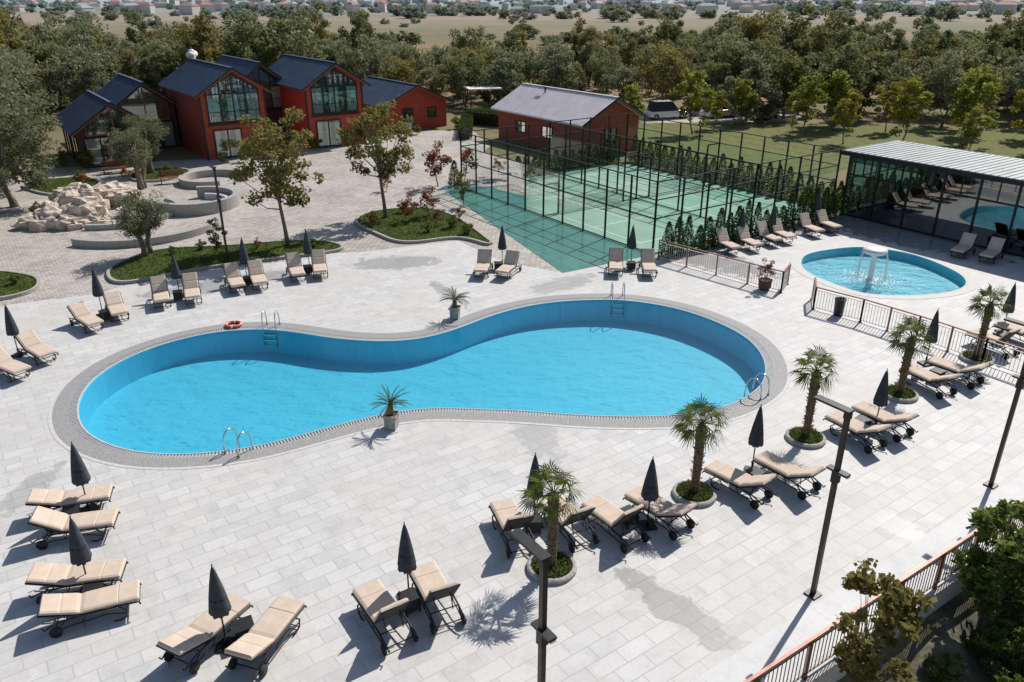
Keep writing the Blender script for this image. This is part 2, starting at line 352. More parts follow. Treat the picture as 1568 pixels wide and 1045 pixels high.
# bank below the deck
nb,na=150,26; vs=[];fs=[]
rng=np.random.default_rng(3)
for i in range(nb+1):
    s=-60+i*1.0 if i<nb else 400
    for j in range(na+1):
        t=(j/na)**2*60 if j<na else 600
        z=-.55-2.9*min(1,t/6)+.25*math.sin(s*1.3+t*2)*min(1,t)+.15*math.sin(s*3.1-t*1.7)*min(1,t)
        x,y=E(s,t); vs.append((x,y,z))
for i in range(nb):
    for j in range(na): q=i*(na+1)+j; fs.append((q,q+1,q+na+2,q+na+1))
m=MB(); m.add(vs,fs,'bank',smooth=True); m.build('bank_terrain')
m=MB(); m.add([(*E(-45,.01),0),(*E(75,.01),0),(*E(75,.01),-1.6),(*E(-45,.01),-1.6)],[(0,1,2,3)],'stone'); m.build('retaining_wall')
# ------------------------------------------------------------ lounger, umbrella, table
def cushion_sweep(mb,path,wid,th,mat,T=None):
    sec=[(-wid/2,.2),(-wid/2+.04,.0),(wid/2-.04,0),(wid/2,.2),(wid/2,.75),(wid/2-.05,1),(-wid/2+.05,1),(-wid/2,.75)]
    vs=[];fs=[];k=len(path)
    for i,(x,z,f) in enumerate(path):
        a=path[max(i-1,0)];b=path[min(i+1,k-1)]; dx,dz=b[0]-a[0],b[1]-a[1]; l=math.hypot(dx,dz); nx,nz=-dz/l,dx/l
        for (y,h) in sec: vs.append((x+nx*h*th*f,y*(.93+.07*f),z+nz*h*th*f))
    for i in range(k-1):
        for j in range(8): fs.append((i*8+j,(i+1)*8+j,(i+1)*8+(j+1)%8,i*8+(j+1)%8))
    fs.append(tuple(range(8))); fs.append(tuple((k-1)*8+j for j in range(7,-1,-1)))
    mb.add(vs,fs,mat,smooth=False)
def lounger_mesh(ang,name):
    mb=MB(); a=math.radians(ang); hx=.22; bl=.80; Z=.42
    bx,bz=hx+bl*math.cos(a),Z-.005+bl*math.sin(a)
    path=[(-.99,Z,.55),(-.96,Z,1),(-.58,Z,1.05),(-.56,Z,.9),(-.54,Z,1.05),(-.15,Z,1.05),(hx-.1,Z,1),(hx,Z+.005,.72)]
    for t in (.12,.45,.5,.55,.8,.97,1.0): path.append((hx+bl*t*math.cos(a),Z+.005+bl*t*math.sin(a),(.88 if t==.5 else 1.0) if t<.98 else .5))
    cushion_sweep(mb,path,.66,.10,'cushion')
    for y in(-.34,.34):
        mb.tube([(-1.0,y,.32),(-.97,y,.395),(-.6,y,.40),(hx,y,.40),(.6,y,.37),(.86,y,.28)],.022,'dark',6)
        mb.tube([(hx,y,.41),(bx,y,bz)],.02,'dark',6)
        mb.tube([(-.55,y,.40),(-.70,y,.24),(-.66,y,.06),(-.52,y,.015),(-.4,y,.04)],.02,'dark',6)
        mb.tube([(-.66,y,.17),(-.3,y,.26),(.1,y,.22),(.45,y,.2),(.74,y,.14)],.016,'dark',6)
        mb.tube([(.1,y,.40),(.2,y,.22)],.014,'dark',6); mb.tube([(.5,y,.38),(.74,y,.14)],.02,'dark',6)
        mb.tube([(.86,y,.28),(.95,y,.22),(.99,y,.3)],.018,'dark',6)
        yy=y*1.08; mb.tube([(.74,yy-.02,.135),(.74,yy+.02,.135)],.135,'rub',16); mb.tube([(.74,yy-.026,.135),(.74,yy+.026,.135)],.06,'dark',10)
    for x,z in((-.98,.36),(-.5,.40),(-.1,.40),(-.66,.06),(.74,.14),(.5,.34)): mb.tube([(x,-.34,z),(x,.34,z)],.016,'dark',6)
    mb.tube([(bx,-.34,bz),(bx,.34,bz)],.02,'dark',6)
    mb.add([(hx,-.32,.41),(bx,-.32,bz-.012),(bx,.32,bz-.012),(hx,.32,.41)],[(0,1,2,3)],'sling')
    mb.add([(-.95,-.32,.412),(hx,-.32,.412),(hx,.32,.412),(-.95,.32,.412)],[(0,1,2,3)],'sling')
    s=.45*bl
    for y in(-.2,.2): mb.tube([(hx+s*math.cos(a),y,.40+s*math.sin(a)),(.55,y,.33)],.014,'dark',5)
    return mb.mesh(name)
LO=lounger_mesh(16,'lounger_reclined'); HI=lounger_mesh(55,'lounger_raised'); MI=lounger_mesh(30,'lounger_half')
lg=[(-11.9,17.9,-163,1.7,0),(-11.2,16.8,-166,1.6,2),(-10.1,14.8,-166,1.6,0),(-9.4,13.9,-159,1.7,0),(-6.5,13.3,-115,1.4,0),(-5.2,13.2,-108,1.4,0),(-3.0,13.8,-58,1.3,1),(-1.8,14.3,-63,1.6,1),(-0.1,17.1,-72,1.1,1),(1.3,17.3,-62,1.1,1),(2.5,17.2,-52,1.2,1),(3.8,17.6,-48,1.4,2),(6.3,18.9,-48,1.5,2),(7.8,19.4,-52,1.4,2),(10.8,21.8,-60,1.5,2),(11.9,22.5,-55,1.4,2),(14.8,25.4,-62,1.4,2),(16.1,26.1,-51,1.4,2),(18.9,28.7,-60,1.3,1),(20.5,29.6,-60,1.3,1),
(-18.2,31.0,138,2.6,2),(-17.5,32.4,122,2.8,2),(-18.4,26.1,150,1.4,2),(-18.6,27.9,141,2.6,2),(-16.1,33.9,117,2.5,1),(-14.9,34.5,114,2.8,1),(-13.4,35.9,117,2.6,1),(-12.4,36.3,113,2.6,1),(-10.9,37.6,113,2.8,1),(-9.8,38.2,107,3.0,1),(-1.4,38.2,84,2.8,1),(-0.1,37.8,70,2.4,1),(5.3,38.5,84,2.8,1),(6.9,38.4,86,3.0,1),(11.7,41.7,112,2.1,1),(12.9,42.5,110,2.7,1),(14.2,43.5,112,2.8,1),(15.2,44.0,112,2.7,1),(17.2,45.4,112,3.0,1),(18.5,46.2,112,3.0,1),(24.9,41.4,46,3.6,1),(25.9,40.5,45,3.5,1)]
rj=random.Random(9)
for x,y,h,l,k in lg:
    r=math.radians(h+rj.uniform(-2,2)); fx,fy=x-math.cos(r)*l/2,y-math.sin(r)*l/2; q=.97 if l>2 else .93
    inst('sun_lounger',[LO,HI,MI][k],(fx+math.cos(r)*q,fy+math.sin(r)*q,0),r)
um=MB(); um.tube([(0,0,0.02),(0,0,2.1)],.019,'dark',8)
um.box((0,0,.03),(.42,.42,.06),'dark'); um.tube([(0,0,.05),(0,0,.3)],.035,'dark',8)
um.lathe([(.008,2.2),(.03,2.13),(.055,2.02),(.10,1.75),(.145,1.45),(.175,1.2),(.195,1.02),(.17,.93),(.09,.95),(.02,1.1)],'fabric',16,star=.2)
um.tube([(0,0,2.18),(0,0,2.25)],.014,'dark',6)
um.lathe([(.165,1.36),(.17,1.33),(.165,1.30)],'sling',16)
UM=um.mesh('closed_umbrella')
umb=[(-11.6,17.9),(-10.0,14.7),(-6.2,13.0),(-2.4,14.4),(0.6,17.3),(3.6,17.2),(7.1,19.8),(11.8,22.3),(15.8,27.2),(20.5,30.3),(-19.3,28.0),(-18.0,32.2),(-15.5,34.5),(-13.0,36.6),(-10.3,38.2),(-0.5,39.0),(6.2,39.2),(12.8,42.8),(14.8,43.7),(18.3,46.4)]
for i,(x,y) in enumerate(umb):
    o=inst('closed_patio_umbrella',UM,(x,y,0),random.uniform(0,3)); o.scale=(1,1,random.uniform(.96,1.02))
tb=MB()
for x in(-.17,.17):
    for y in(-.17,.17): tb.box((x,y,.2),(.04,.04,.4),'dark')
tb.box((0,0,.21),(.33,.33,.3),'sling'); tb.box((0,0,.41),(.42,.42,.03),'dark')
TB=tb.mesh('side_table')
for x,y,r in [(-11.75,17.35,.3),(-9.7,14.35,.3),(-5.85,13.2,.5),(-2.35,14.1,.6),(0.55,17.0,.1),(-17.6,31.7,.9),(3.1,17.3,.6),(7.0,19.2,.6),(11.3,22.2,.6),(15.5,25.8,.6),(-15.4,34.1,.3),(-12.8,36.1,.3),(-10.3,37.8,.3),(-.7,38.3,.1),(6.1,38.4,0),(19.7,29.2,.5)]: inst('side_table',TB,(x,y,0),r)
# ------------------------------------------------------------ vegetation
def crown(mb,rng,H,R,z0,nclu,nleaf,ls,mat,rc=(.2,.36),ratio=.5,cx=0,cy=0,shell=.35,up=.9):
    cz=(z0+H)/2; rz=(H-z0)/2; C=[]
    ph=rng.uniform(0,6.28,4)
    for i in range(nclu):
        d=rng.normal(size=3); d/=np.linalg.norm(d); az=math.atan2(d[1],d[0])
        bump=1+.14*math.sin(2*az+ph[0])+.10*math.sin(3*az+ph[1]+2*d[2])+.12*rng.normal()
        q=rng.uniform(shell,1)**.6*bump
        C.append((cx+d[0]*R*q*.85,cy+d[1]*R*q*.85,cz+d[2]*rz*min(q,1.15)*.88))
    C=np.array(C); per=np.maximum(8,(nleaf/nclu*rng.uniform(.4,1.6,nclu))).astype(int)
    for i in range(nclu):
        r=R*rng.uniform(*rc); g=rng.normal(size=(per[i],3)); g/=np.linalg.norm(g,axis=1)[:,None]; g*=(rng.uniform(0,1,(per[i],1))**.45)*r
        g[:,2]*=.75
        v=np.clip(rng.uniform(.1,.7)+.25*(C[i][2]-cz)/rz+rng.normal(size=per[i])*.15+ .35*g[:,2]/r,0,1)  # random leaf tone, plus sunlit tops painted in: lighter higher in crown and clump
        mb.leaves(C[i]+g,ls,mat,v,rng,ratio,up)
    return C
def tree(name,seed,H,R,z0,nclu,nleaf,ls,mat,tr=.14,rc=(.2,.36),branches=12,trunkmat='trunk',ratio=.5,multi=1,shell=.35):
    rng=np.random.default_rng(seed); mb=MB(); C=crown(mb,rng,H,R,z0,nclu,nleaf,ls,mat,rc,ratio,shell=shell)
    for k in range(multi):
        wx,wy=rng.normal(size=2)*.12*R; ht=z0+(H-z0)*.62; bx,by=(rng.normal(size=2)*.15*(multi>1))
        pts=[(bx,by,-.1),(bx*1.2+wx*.2,by+wy*.25,z0*.5),(wx*.6+bx*2,wy*.6+by*2,z0+.1),(wx+bx*3,wy+by*3,(z0+ht)/2),(wx*1.2+bx*4,wy*1.2+by*4,ht)]
        mb.tube(pts,[tr*1.35,tr,tr*.85,tr*.55,tr*.2],trunkmat,8)
        for i in rng.choice(len(C),min(branches,len(C)),replace=False):
            c=C[i]; t=rng.uniform(.0,.8); s=Vector(pts[2]).lerp(Vector(pts[4]),t*.8); e=Vector(c); mid=s.lerp(e,.5)+Vector((0,0,-.08*R))
            mb.tube([s,mid,e],[tr*.4,tr*.25,tr*.08],trunkmat,5)
    return mb.mesh(name)
T1=tree('plane_tree_a',11,7.5,2.6,2.0,80,5200,.105,L_tre,.11,(.13,.24),34,ratio=.7)
T2=tree('plane_tree_b',12,7.3,2.4,2.0,74,4600,.105,L_tre,.11,(.13,.24),32,ratio=.7)
inst('plane_tree',T1,(-12.5,42.4,0),0); inst('plane_tree',T2,(-7.9,48.3,0),1)
OL=tree('olive_mesh',21,3.4,1.5,1.0,46,7000,.075,L_oli,.16,(.24,.4),14,ratio=.35,multi=2)
OL2=tree('olive_mesh_b',22,4.3,1.6,1.2,46,6000,.085,L_oli,.2,(.24,.4),14,ratio=.35,multi=2)
inst('olive_tree',OL,(-19.6,40.7,0)); inst('olive_tree',OL2,(-28.4,62,0),1,scale=1.1); inst('olive_tree',OL2,(-27.0,56.8,0),3,scale=1.05)
for k,(x,y,s,r) in enumerate([(-33.0,51.5,1.9,0),(-36.5,56,2.2,1),(-32.8,46.0,1.35,2),(-38.5,61.5,2.4,3),(-42,51,2.2,4),(-44,66,2.3,5)]): inst('willow_tree',tree('willow_big_%d'%k,60+k,4.2,1.75,.5,60,8000,.085,L_oli,.12,(.2,.34),12,ratio=.4),(x,y,0),r,scale=s)
SPEC=[(8,3.2,.8),(8.3,3.6,.6),(9.5,3.3,1.0),(7,3.2,.5),(9,3.9,.8),(6.5,3.0,.4),(10.5,2.9,1.0),(7.5,4.0,.5)]
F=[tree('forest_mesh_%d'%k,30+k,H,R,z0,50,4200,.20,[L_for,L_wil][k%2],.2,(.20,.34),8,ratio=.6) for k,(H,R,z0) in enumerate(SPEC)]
FF=[tree('far_mesh_%d'%k,40+k,5.0,3.4,.0,34,800,.42,[L_for,L_wil][k%2],.2,(.22,.42),0,ratio=.7) for k in range(4)]
YP=[tree('poplar_mesh_%d'%k,50+k,6.2,1.7,.7,42,2600,.13,L_yel,.07,(.2,.36),14,ratio=.7) for k in range(2)]
belt=empty('tree_belt'); rnd=random.Random(5); pl=[]
def ok(x,y,d):
    for a,b in pl:
        if (a-x)**2+(b-y)**2<d*d: return False
    return True
def zone(x,y):
    if y<99 and -48<x<13: return False
    if y<98+ (x-13)*-.25 and 13<=x<24: return False
    if x>=24 and y<84+abs(x-50)*.15: return False
    if x<=-48+0 and y<62: return False
    if x<-40 and y<78 and x>-48: return False
    return True
t=0
while t<9000 and len(pl)<320:
    t+=1; x=rnd.uniform(-125,135); y=rnd.uniform(60,158)
    if abs(x)>.72*y+12: continue
    if zone(x,y) and ok(x,y,5.8 if rnd.random()<.7 else 4.4):
        if -45<x<20 and y>148: continue
        g=rnd.uniform(.65,1.15)*(1.15 if x<-25 else 1.08 if x>25 else .9)*(1-.0035*max(0,y-110))
        pl.append((x,y)); inst('belt_tree',F[rnd.randrange(8)],(x,y,-.1),rnd.uniform(0,6.3),belt,(g,g,g*rnd.uniform(.85,1.15)))
far=empty('distant_trees')
for i in range(820):
    y=210+1200*rnd.random()**1.2; x=rnd.uniform(-.75,.75)*y
    if rnd.random()<.6: 
        y=rnd.choice([230,460,520,600,700,820,1000])+rnd.uniform(-9,9)+x*.05; 
    k=rnd.uniform(.35,1.2)*(1 if y<400 else 1.5); inst('far_tree',FF[rnd.randrange(4)],(x,y,-.4),rnd.uniform(0,6.3),far,(k*rnd.uniform(.8,1.4),k,k*rnd.uniform(.6,1.0)))
for x,y,s in [(18.1,80.7,1.15),(28.9,80.7,1.05),(31,75,.85),(36.5,75,1.1),(42.6,75,1.15),(12.5,84,.8),(47,71,1.0),(24.5,86,.9),(50,78,1.2),(40,70,.75),(33,83,1.1),(21,84,.7),(45,80,1.2),(38,82,.9)]: inst('poplar_tree',YP[rnd.randrange(2)],(x,y,0),rnd.uniform(0,6),scale=s)
RS=tree('red_shrub_mesh',71,1.9,.75,.3,18,900,.07,L_red,.03,(.25,.4),8,ratio=.6); GS=tree('green_shrub_mesh',72,1.6,.7,.1,20,1500,.07,L_bus,.03,(.3,.45),6,ratio=.6)
SP=tree('sapling_mesh',73,2.4,.55,.5,20,800,.07,L_tre,.025,(.25,.4),10,ratio=.6)
for x,y,s,k in [(-5.4,57.4,1.6,0),(-6.3,47.5,.9,0),(-5.2,48.6,1.0,0),(-4.6,46.5,.6,0),(-28.6,58.5,.7,0),(-31,63,1.1,0),(-30.5,56,.7,0),(-9,56,.7,0),(-2.2,57,1.0,1),(-24,66,.6,1),(-3.6,46,.55,1),(-2.6,44.6,.5,1),(-5,45,.45,1),(-8.4,46.4,.5,0),(-7,49.5,.5,1),(-3.2,47.8,.5,0),(-18.3,40.8,.35,1),(-17,41.6,.4,1),(-14,41.8,.35,0),(-11,42,.4,1),(-24,36,.4,1),(-22.5,66.5,.7,1),(-20,69,.6,0),(-17.5,72,.7,1),(-9.5,80.5,.6,1),(-31.5,57.3,.7,1),(-34.5,57,.8,1),(-26.6,61,.6,1),(-15,74.5,.8,1),(-13.5,78,.7,0),(-5.8,84,.8,1),(-34,63.5,.9,1),(-36,64,1.0,1)]:
    inst('red_leaf_shrub' if k==0 else 'green_shrub',RS if k==0 else GS,(x,y,0),rnd.uniform(0,6),scale=s)
inst('sapling_tree',SP,(-15.6,40.2,0),0); inst('sapling_tree',SP,(-3.2,51.5,0),2,scale=1.1)
TH=[]
for k in range(2):
    rng=np.random.default_rng(80+k); mb=MB()
    n=1500; h=rng.uniform(0,1,n)**1.3; az=rng.uniform(0,6.28,n); rr=(.36*(1-h)**.7+.04)*rng.uniform(.55,1.1,n)
    mb.leaves(np.stack([rr*np.cos(az),rr*np.sin(az),.08+h*1.8],1),.055,L_thu,np.clip(rng.uniform(0,1,n),0,1),rng,.4,.2); mb.tube([(0,0,-.05),(0,0,1.2)],.03,'trunk',5)
    TH.append(mb.mesh('thuja_mesh_%d'%k))
hd=empty('thuja_hedge')
for i in range(20):
    x,y=grid(N0,.2+i*.80,-.85+rnd.uniform(-.08,.08)); inst('thuja',TH[i%2],(x,y,0),rnd.uniform(0,6),hd,(rnd.uniform(.9,1.25),rnd.uniform(.9,1.25),rnd.uniform(.75,1.2)))
hd2=empty('tall_thuja_hedge')
for i in range(24):
    x,y=grid(B0,1.1,-19.5+i*.85); inst('thuja',TH[i%2],(x,y,0),rnd.uniform(0,6),hd2,(1.3,1.3,rnd.uniform(.8,1.25)))
for i in range(20):
    x,y=grid(L0,i*.82,1.0); inst('thuja',TH[i%2],(x,y,0),rnd.uniform(0,6),hd2,(1.3,1.3,rnd.uniform(.7,1.1)))
def hedge(name,p,q,w,h,seed):
    rng=np.random.default_rng(seed); mb=MB(); p=np.array(p,float);q=np.array(q,float);L=np.linalg.norm(q-p); n=int(L*w*h*420/max(w,1)); d=(q-p)/L; nn=np.array([-d[1],d[0]])
    s=rng.uniform(0,L,n); t=rng.uniform(-w/2,w/2,n); z=rng.uniform(.05,h,n); 
    side=rng.integers(0,3,n); t=np.where(side==0,np.sign(t)*w/2*rng.uniform(.85,1.05,n),t); z=np.where(side==1,h*rng.uniform(.9,1.05,n),z)
    mb.leaves(np.stack([p[0]+d[0]*s+nn[0]*t,p[1]+d[1]*s+nn[1]*t,z],1),.09,L_thu,rng.uniform(0,1,n),rng,.6,.2)
    ang=math.atan2(d[1],d[0]); mb.box(((p[0]+q[0])/2,(p[1]+q[1])/2,h*.42),(L-.3,w*.7,h*.8),'soil',rz=ang); mb.build(name)
hedge('box_hedge',(-4.5,88),(3,84),1.6,1.5,1); hedge('box_hedge',(-4.8,87),(-4.5,77.5),1.2,1.1,2)
# grass beds
def bed(pts,kerb=True,seed=0,dens=150):
    C=catmull(pts,5); mb=MB(); K=offset(C,.0)
    strip(mb,offset(K,.16),-.02,offset(K,.16),.14,'stone'); strip(mb,offset(K,.16),.14,K,.14,'stone'); strip(mb,K,.14,K,.08,'stone')
    o=mb.build('planting_bed'); g=fillpoly('lawn',K,[],.09,'grass',o)
    rng=np.random.default_rng(seed); x0,y0=K.min(0);x1,y1=K.max(0); n=int((x1-x0)*(y1-y0)*dens); X=rng.uniform(x0,x1,n);Y=rng.uniform(y0,y1,n)
    ins=np.zeros(n,bool); j=len(K)-1
    for i in range(len(K)):
        xi,yi=K[i];xj,yj=K[j]; c=((yi>Y)!=(yj>Y))&(X<(xj-xi)*(Y-yi)/(yj-yi+1e-12)+xi); ins^=c; j=i
    X=X[ins];Y=Y[ins]; b=MB(); b.leaves(np.stack([X,Y,np.full(len(X),.13)],1),.075,M['blade'],rng.uniform(0,1,len(X)),rng,.25,-.2); b.build('grass_blades',parent=o)
bed([(-20.0,37.2),(-20.5,38.5),(-20.2,39.8),(-19.2,41.6),(-15.7,42.3),(-12.6,43.2),(-10.4,43),(-9.4,41.7),(-12.3,40.3),(-15.2,38.9),(-17.5,37.3),(-19,36.3)],seed=1)
bed([(-9.5,47.2),(-9.3,49.2),(-7.8,50.4),(-5.7,50.6),(-3.6,48.5),(-1.6,43.9),(-1.2,42.6),(-3.1,44.1),(-6.0,43.1),(-7.8,44.8)],seed=2)
bed([(-27,37.6),(-24.0,37.2),(-22.9,35.8),(-22.9,34.9),(-24,34),(-28,33)],seed=3)
bed([(-29.5,61),(-28,63.5),(-25.5,62.5),(-26,59.5),(-28,59)],seed=4)
bed([(-33,55),(-31,55),(-30.5,58),(-33,60),(-36,58)],seed=5)
fillpoly('grass_field',[(13,69),(22,60),(30,66),(56,62),(64,80),(40,86),(12,92),(8,84)],[],-.012,grassm('meadow',(.11,.14,.035),(.26,.24,.11)))
fillpoly('gravel_parking_lot',[(14,88),(30,89),(34,93),(28,97),(12,95)],[],-.004,'road')
# palms
def palm(seed,name,H=2.1):
    rng=np.random.default_rng(seed); mb=MB()
    prof=[];z=0
    while z<H: 
        prof.append((.10+.035*z/H+.016*(len(prof)%2),z)); z+=.055
    prof.append((.05,H+.1)); mb.lathe(prof,'palmtrunk',10,smooth=False)
    for i in range(90):
        az=rng.uniform(0,6.28); zz=rng.uniform(.2,H); r=.13; c=Vector((r*math.cos(az),r*math.sin(az),zz)); mb.tube([c,c+Vector((.07*math.cos(az),.07*math.sin(az),.06))],[.018,.004],'palmtrunk',4,cap=False)
    nf=26
    for i in range(nf):
        az=i*2.399+rng.uniform(-.25,.25); el=math.radians(-42+118*((i+.5)/nf)); top=Vector((0,0,H+.05))
        d=Vector((math.cos(az)*math.cos(el),math.sin(az)*math.cos(el),math.sin(el))); pl_=.34+.16*rng.random(); hub=top+d*pl_
        mb.tube([top,top+d*pl_*.5+Vector((0,0,.02)),hub],[.013,.01,.008],L_pal,4,var=.7,cap=False)
        sd=d.cross(Vector((0,0,1))); sd=sd.normalized() if sd.length>.01 else Vector((1,0,0)); nrm=sd.cross(d).normalized()
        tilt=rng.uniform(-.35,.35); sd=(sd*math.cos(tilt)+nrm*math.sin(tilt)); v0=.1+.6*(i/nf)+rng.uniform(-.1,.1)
        for j in range(15):
            ps=math.radians(-95+190*j/14); l=(.46 if abs(ps)<1.2 else .34)*rng.uniform(.8,1.12)
            sdir=(d*math.cos(ps)+sd*math.sin(ps)).normalized(); wv=sdir.cross(nrm).normalized()*.017
            m1=hub+sdir*l*.55; e=hub+sdir*l+Vector((0,0,-.12*rng.uniform(.4,1.8)))
            fold=nrm*.008
            mb.add([hub,m1+wv+fold,e,m1-wv-fold],[(0,1,2,3)],L_pal,min(1,max(0,v0+rng.uniform(-.2,.2))))
    mb.lathe([(.62,-.01),(.62,.10),(.58,.13),(.52,.13),(.50,.06)],'stone',28,smooth=False); mb.lathe([(.51,.07),(.3,.10),(.02,.12)],'grass',24)
    n=700; a=rng.uniform(0,6.28,n); r=.5*np.sqrt(rng.uniform(0,1,n)); mb.leaves(np.stack([r*np.cos(a),r*np.sin(a),.15+rng.uniform(-.03,.05,n)],1),.06,M['blade'],rng.uniform(0,1,n),rng,.3,-.2)
    return mb.mesh(name)
for i,(x,y) in enumerate([(0.98,15.52),(5.15,18.62),(9.33,21.68),(13.66,24.66),(17.98,27.63)]): inst('fan_palm_tree',palm(i+1,'fan_palm_%d'%i,2.15+.1*(i%3)),(x,y,0),i*1.3)
def cycad(seed,name):
    rng=np.random.default_rng(seed); mb=MB()
    mb.lathe([(.20,0),(.23,.03),(.24,.4),(.30,.42),(.30,.48),(.26,.48),(.25,.42)],'stone',4,smooth=False); mb.lathe([(.25,.43),(.0,.44)],'soil',4)
    mb.lathe([(.07,.4),(.09,.5),(.08,.75),(.03,.8)],'palmtrunk',9)
    for i in range(24):
        az=i*2.399; el=math.radians(rng.uniform(15,80)); L=rng.uniform(.5,.72); pts=[];p=Vector((0,0,.74)); 
        for k in range(7):
            pts.append(p.copy()); e=el-k*.20; p=p+Vector((math.cos(az)*math.cos(e),math.sin(az)*math.cos(e),math.sin(e)))*L/6
        sd=Vector((-math.sin(az),math.cos(az),0)); v=rng.uniform(.0,.6)
        mb.tube(pts,[.01]*6+[.003],L_pal,4,var=v,cap=False)
        for k in range(1,7):
            for q in (0,.5):
                if k==6 and q: continue
                c=pts[k].lerp(pts[min(k+1,6)],q); dd=(pts[k]-pts[k-1]).normalized(); l=.10*(1-.45*k/6)
                for sg in(-1,1):
                    e=c+sd*sg*l*.6+dd*l*1.0+Vector((0,0,.02)); m1=c.lerp(e,.5); mb.add([c,m1+dd*.014,e,m1-dd*.014],[(0,1,2,3)],L_pal,v)
    return mb.mesh(name)
inst('potted_cycad',cycad(1,'cycad_a'),(-3.92,22.38,0),.6,scale=1.12); inst('potted_cycad',cycad(2,'cycad_b'),(-2.48,31.85,0),.6,scale=1.12)
mb=MB(); mb.lathe([(.2,0),(.28,.1),(.32,.45),(.35,.5),(.3,.5),(.28,.44),(0,.44)],'soil',16); mb.build('flower_pot',(12.06,35.48,0)); inst('potted_red_shrub',RS,(12.06,35.48,.35),0,scale=(.6,.6,.6))
# ------------------------------------------------------------ railings
def railing(name,pts,h=1.05,top='copper',bal='bal',pw=1.6,balsp=.13,z=0):
    mb=MB()
    for a,b in zip(pts[:-1],pts[1:]):
        a=Vector((*a,z));b=Vector((*b,z));L=(b-a).length;n=max(1,round(L/pw))
        mb.bar(a+Vector((0,0,h)),b+Vector((0,0,h)),.07,.045,top); mb.bar(a+Vector((0,0,.12)),b+Vector((0,0,.12)),.04,.03,bal); mb.bar(a+Vector((0,0,h-.12)),b+Vector((0,0,h-.12)),.04,.025,bal)
        for i in range(n+1):
            p=a.lerp(b,i/n); mb.box((p.x,p.y,z+h/2),(.06,.06,h),top); mb.box((p.x,p.y,z+.01),(.13,.13,.02),top)
        k=int(L/balsp)
        for i in range(1,k):
            p=a.lerp(b,i/k); mb.box((p.x,p.y,z+.12+(h-.24)/2),(.016,.016,h-.24),bal)
    mb.build(name)
railing('deck_edge_railing',[E(-12,-.12),E(70,-.12)],z=.05)
M['balw']=simple('pale_baluster',(.6,.56,.54),.5,.0,amt=.1)
railing('pool_railing',[(7.8,40.2),(12.7,35.0),(13.4,36.2)],bal='balw')
railing('pool_railing',[(13.9,34.2),(13.5,32.9),(15.0,31.4),(16.5,29.5),(18.0,27.3),(19.1,25.7),(22,22)],bal='balw')
# ladders, buoy, bin, fountain
def ladder(x,y,rz):
    mb=MB()
    for s in(-.27,.27):
        mb.tube([(s,.55,.0),(s,.55,.35),(s,.48,.62),(s,.32,.75),(s,.12,.72),(s,-.02,.5),(s,-.06,.1),(s,-.06,-.8)],.024,'steel',8); mb.lathe([(.05,0),(.05,.03)],'steel',10,c=(s,.55,0.01))
    for z in(-.2,-.45,-.7): mb.box((0,-.06,z),(.54,.09,.03),'steel')
    mb.build('pool_ladder',(x,y,0),rz)
ladder(-10.2,30.55,0); ladder(4.9,34.05,0); ladder(8.45,24.85,math.radians(-135)); ladder(-8.35,21.15,math.radians(155))
mb=MB()
for i in range(28):
    a0=2*math.pi*i/28;a1=2*math.pi*(i+1)/28; mb.tube([(.3*math.cos(t),.3*math.sin(t),0) for t in(a0,(a0+a1)/2,a1)],.065,'white' if i%7==0 else 'red',10,cap=False)
mb.build('life_buoy',(-11.85,30.95,.07))
mb=MB(); mb.lathe([(.2,0),(.23,.7),(.25,.72),(.25,.78),(.19,.78),(.18,.3)],'dark',16); mb.build('litter_bin',(14.35,32.2,0))
mb=MB(); mb.lathe([(.15,-.45),(.13,.5),(.12,1.1),(.16,1.22),(.48,1.33),(.56,1.42),(.56,1.52),(.30,1.58),(0,1.6)],'white',24)
rng=np.random.default_rng(4)
for i in range(26):
    a=rng.uniform(0,6.28); r0=.56; r1=r0+rng.uniform(.02,.22); mb.tube([(r0*math.cos(a),r0*math.sin(a),1.45),((r0+.6*(r1-r0))*math.cos(a),(r0+.6*(r1-r0))*math.sin(a),1.05),(r1*math.cos(a),r1*math.sin(a),-.03)],[.008,.006,.010],'foam',4,cap=False)
n=2600; a=rng.uniform(0,6.28,n); r=np.abs(rng.normal(.75,.55,n)); mb.leaves(np.stack([r*np.cos(a),r*np.sin(a),np.full(n,-.025)+rng.uniform(0,.08,n)],1),.028,M['foam'],rng.uniform(0,1,n),rng,.7,2)
mb.build('mushroom_fountain',(17.75,37.0,0))
# ------------------------------------------------------------ lamps
def lamp():
    mb=MB(); mb.box((0,0,.02),(.3,.3,.04),'lampm'); mb.box((0,0,2.45),(.10,.10,4.9),'lampm'); 
    mb.box((0,.36,4.93),(.20,.86,.05),'dark'); mb.box((0,.36,4.895),(.14,.7,.012),'white')
    mb.box((0,-.03,3.45),(.17,.5,.05),'dark'); mb.box((.0,-.15,3.41),(.12,.3,.02),'white'); mb.box((0,0,3.3),(.15,.15,.3),'dark'); mb.box((0,0,4.82),(.13,.13,.14),'dark')
    return mb.mesh('lamp_mesh')
LM=lamp()
for x,y in[(7.1,14.6),(13.8,19.1),(-15.0,39.8),(0.5,9.9),(3.1,76.9),(-15.4,120)]: inst('street_lamp',LM,(x,y,0),ANG)
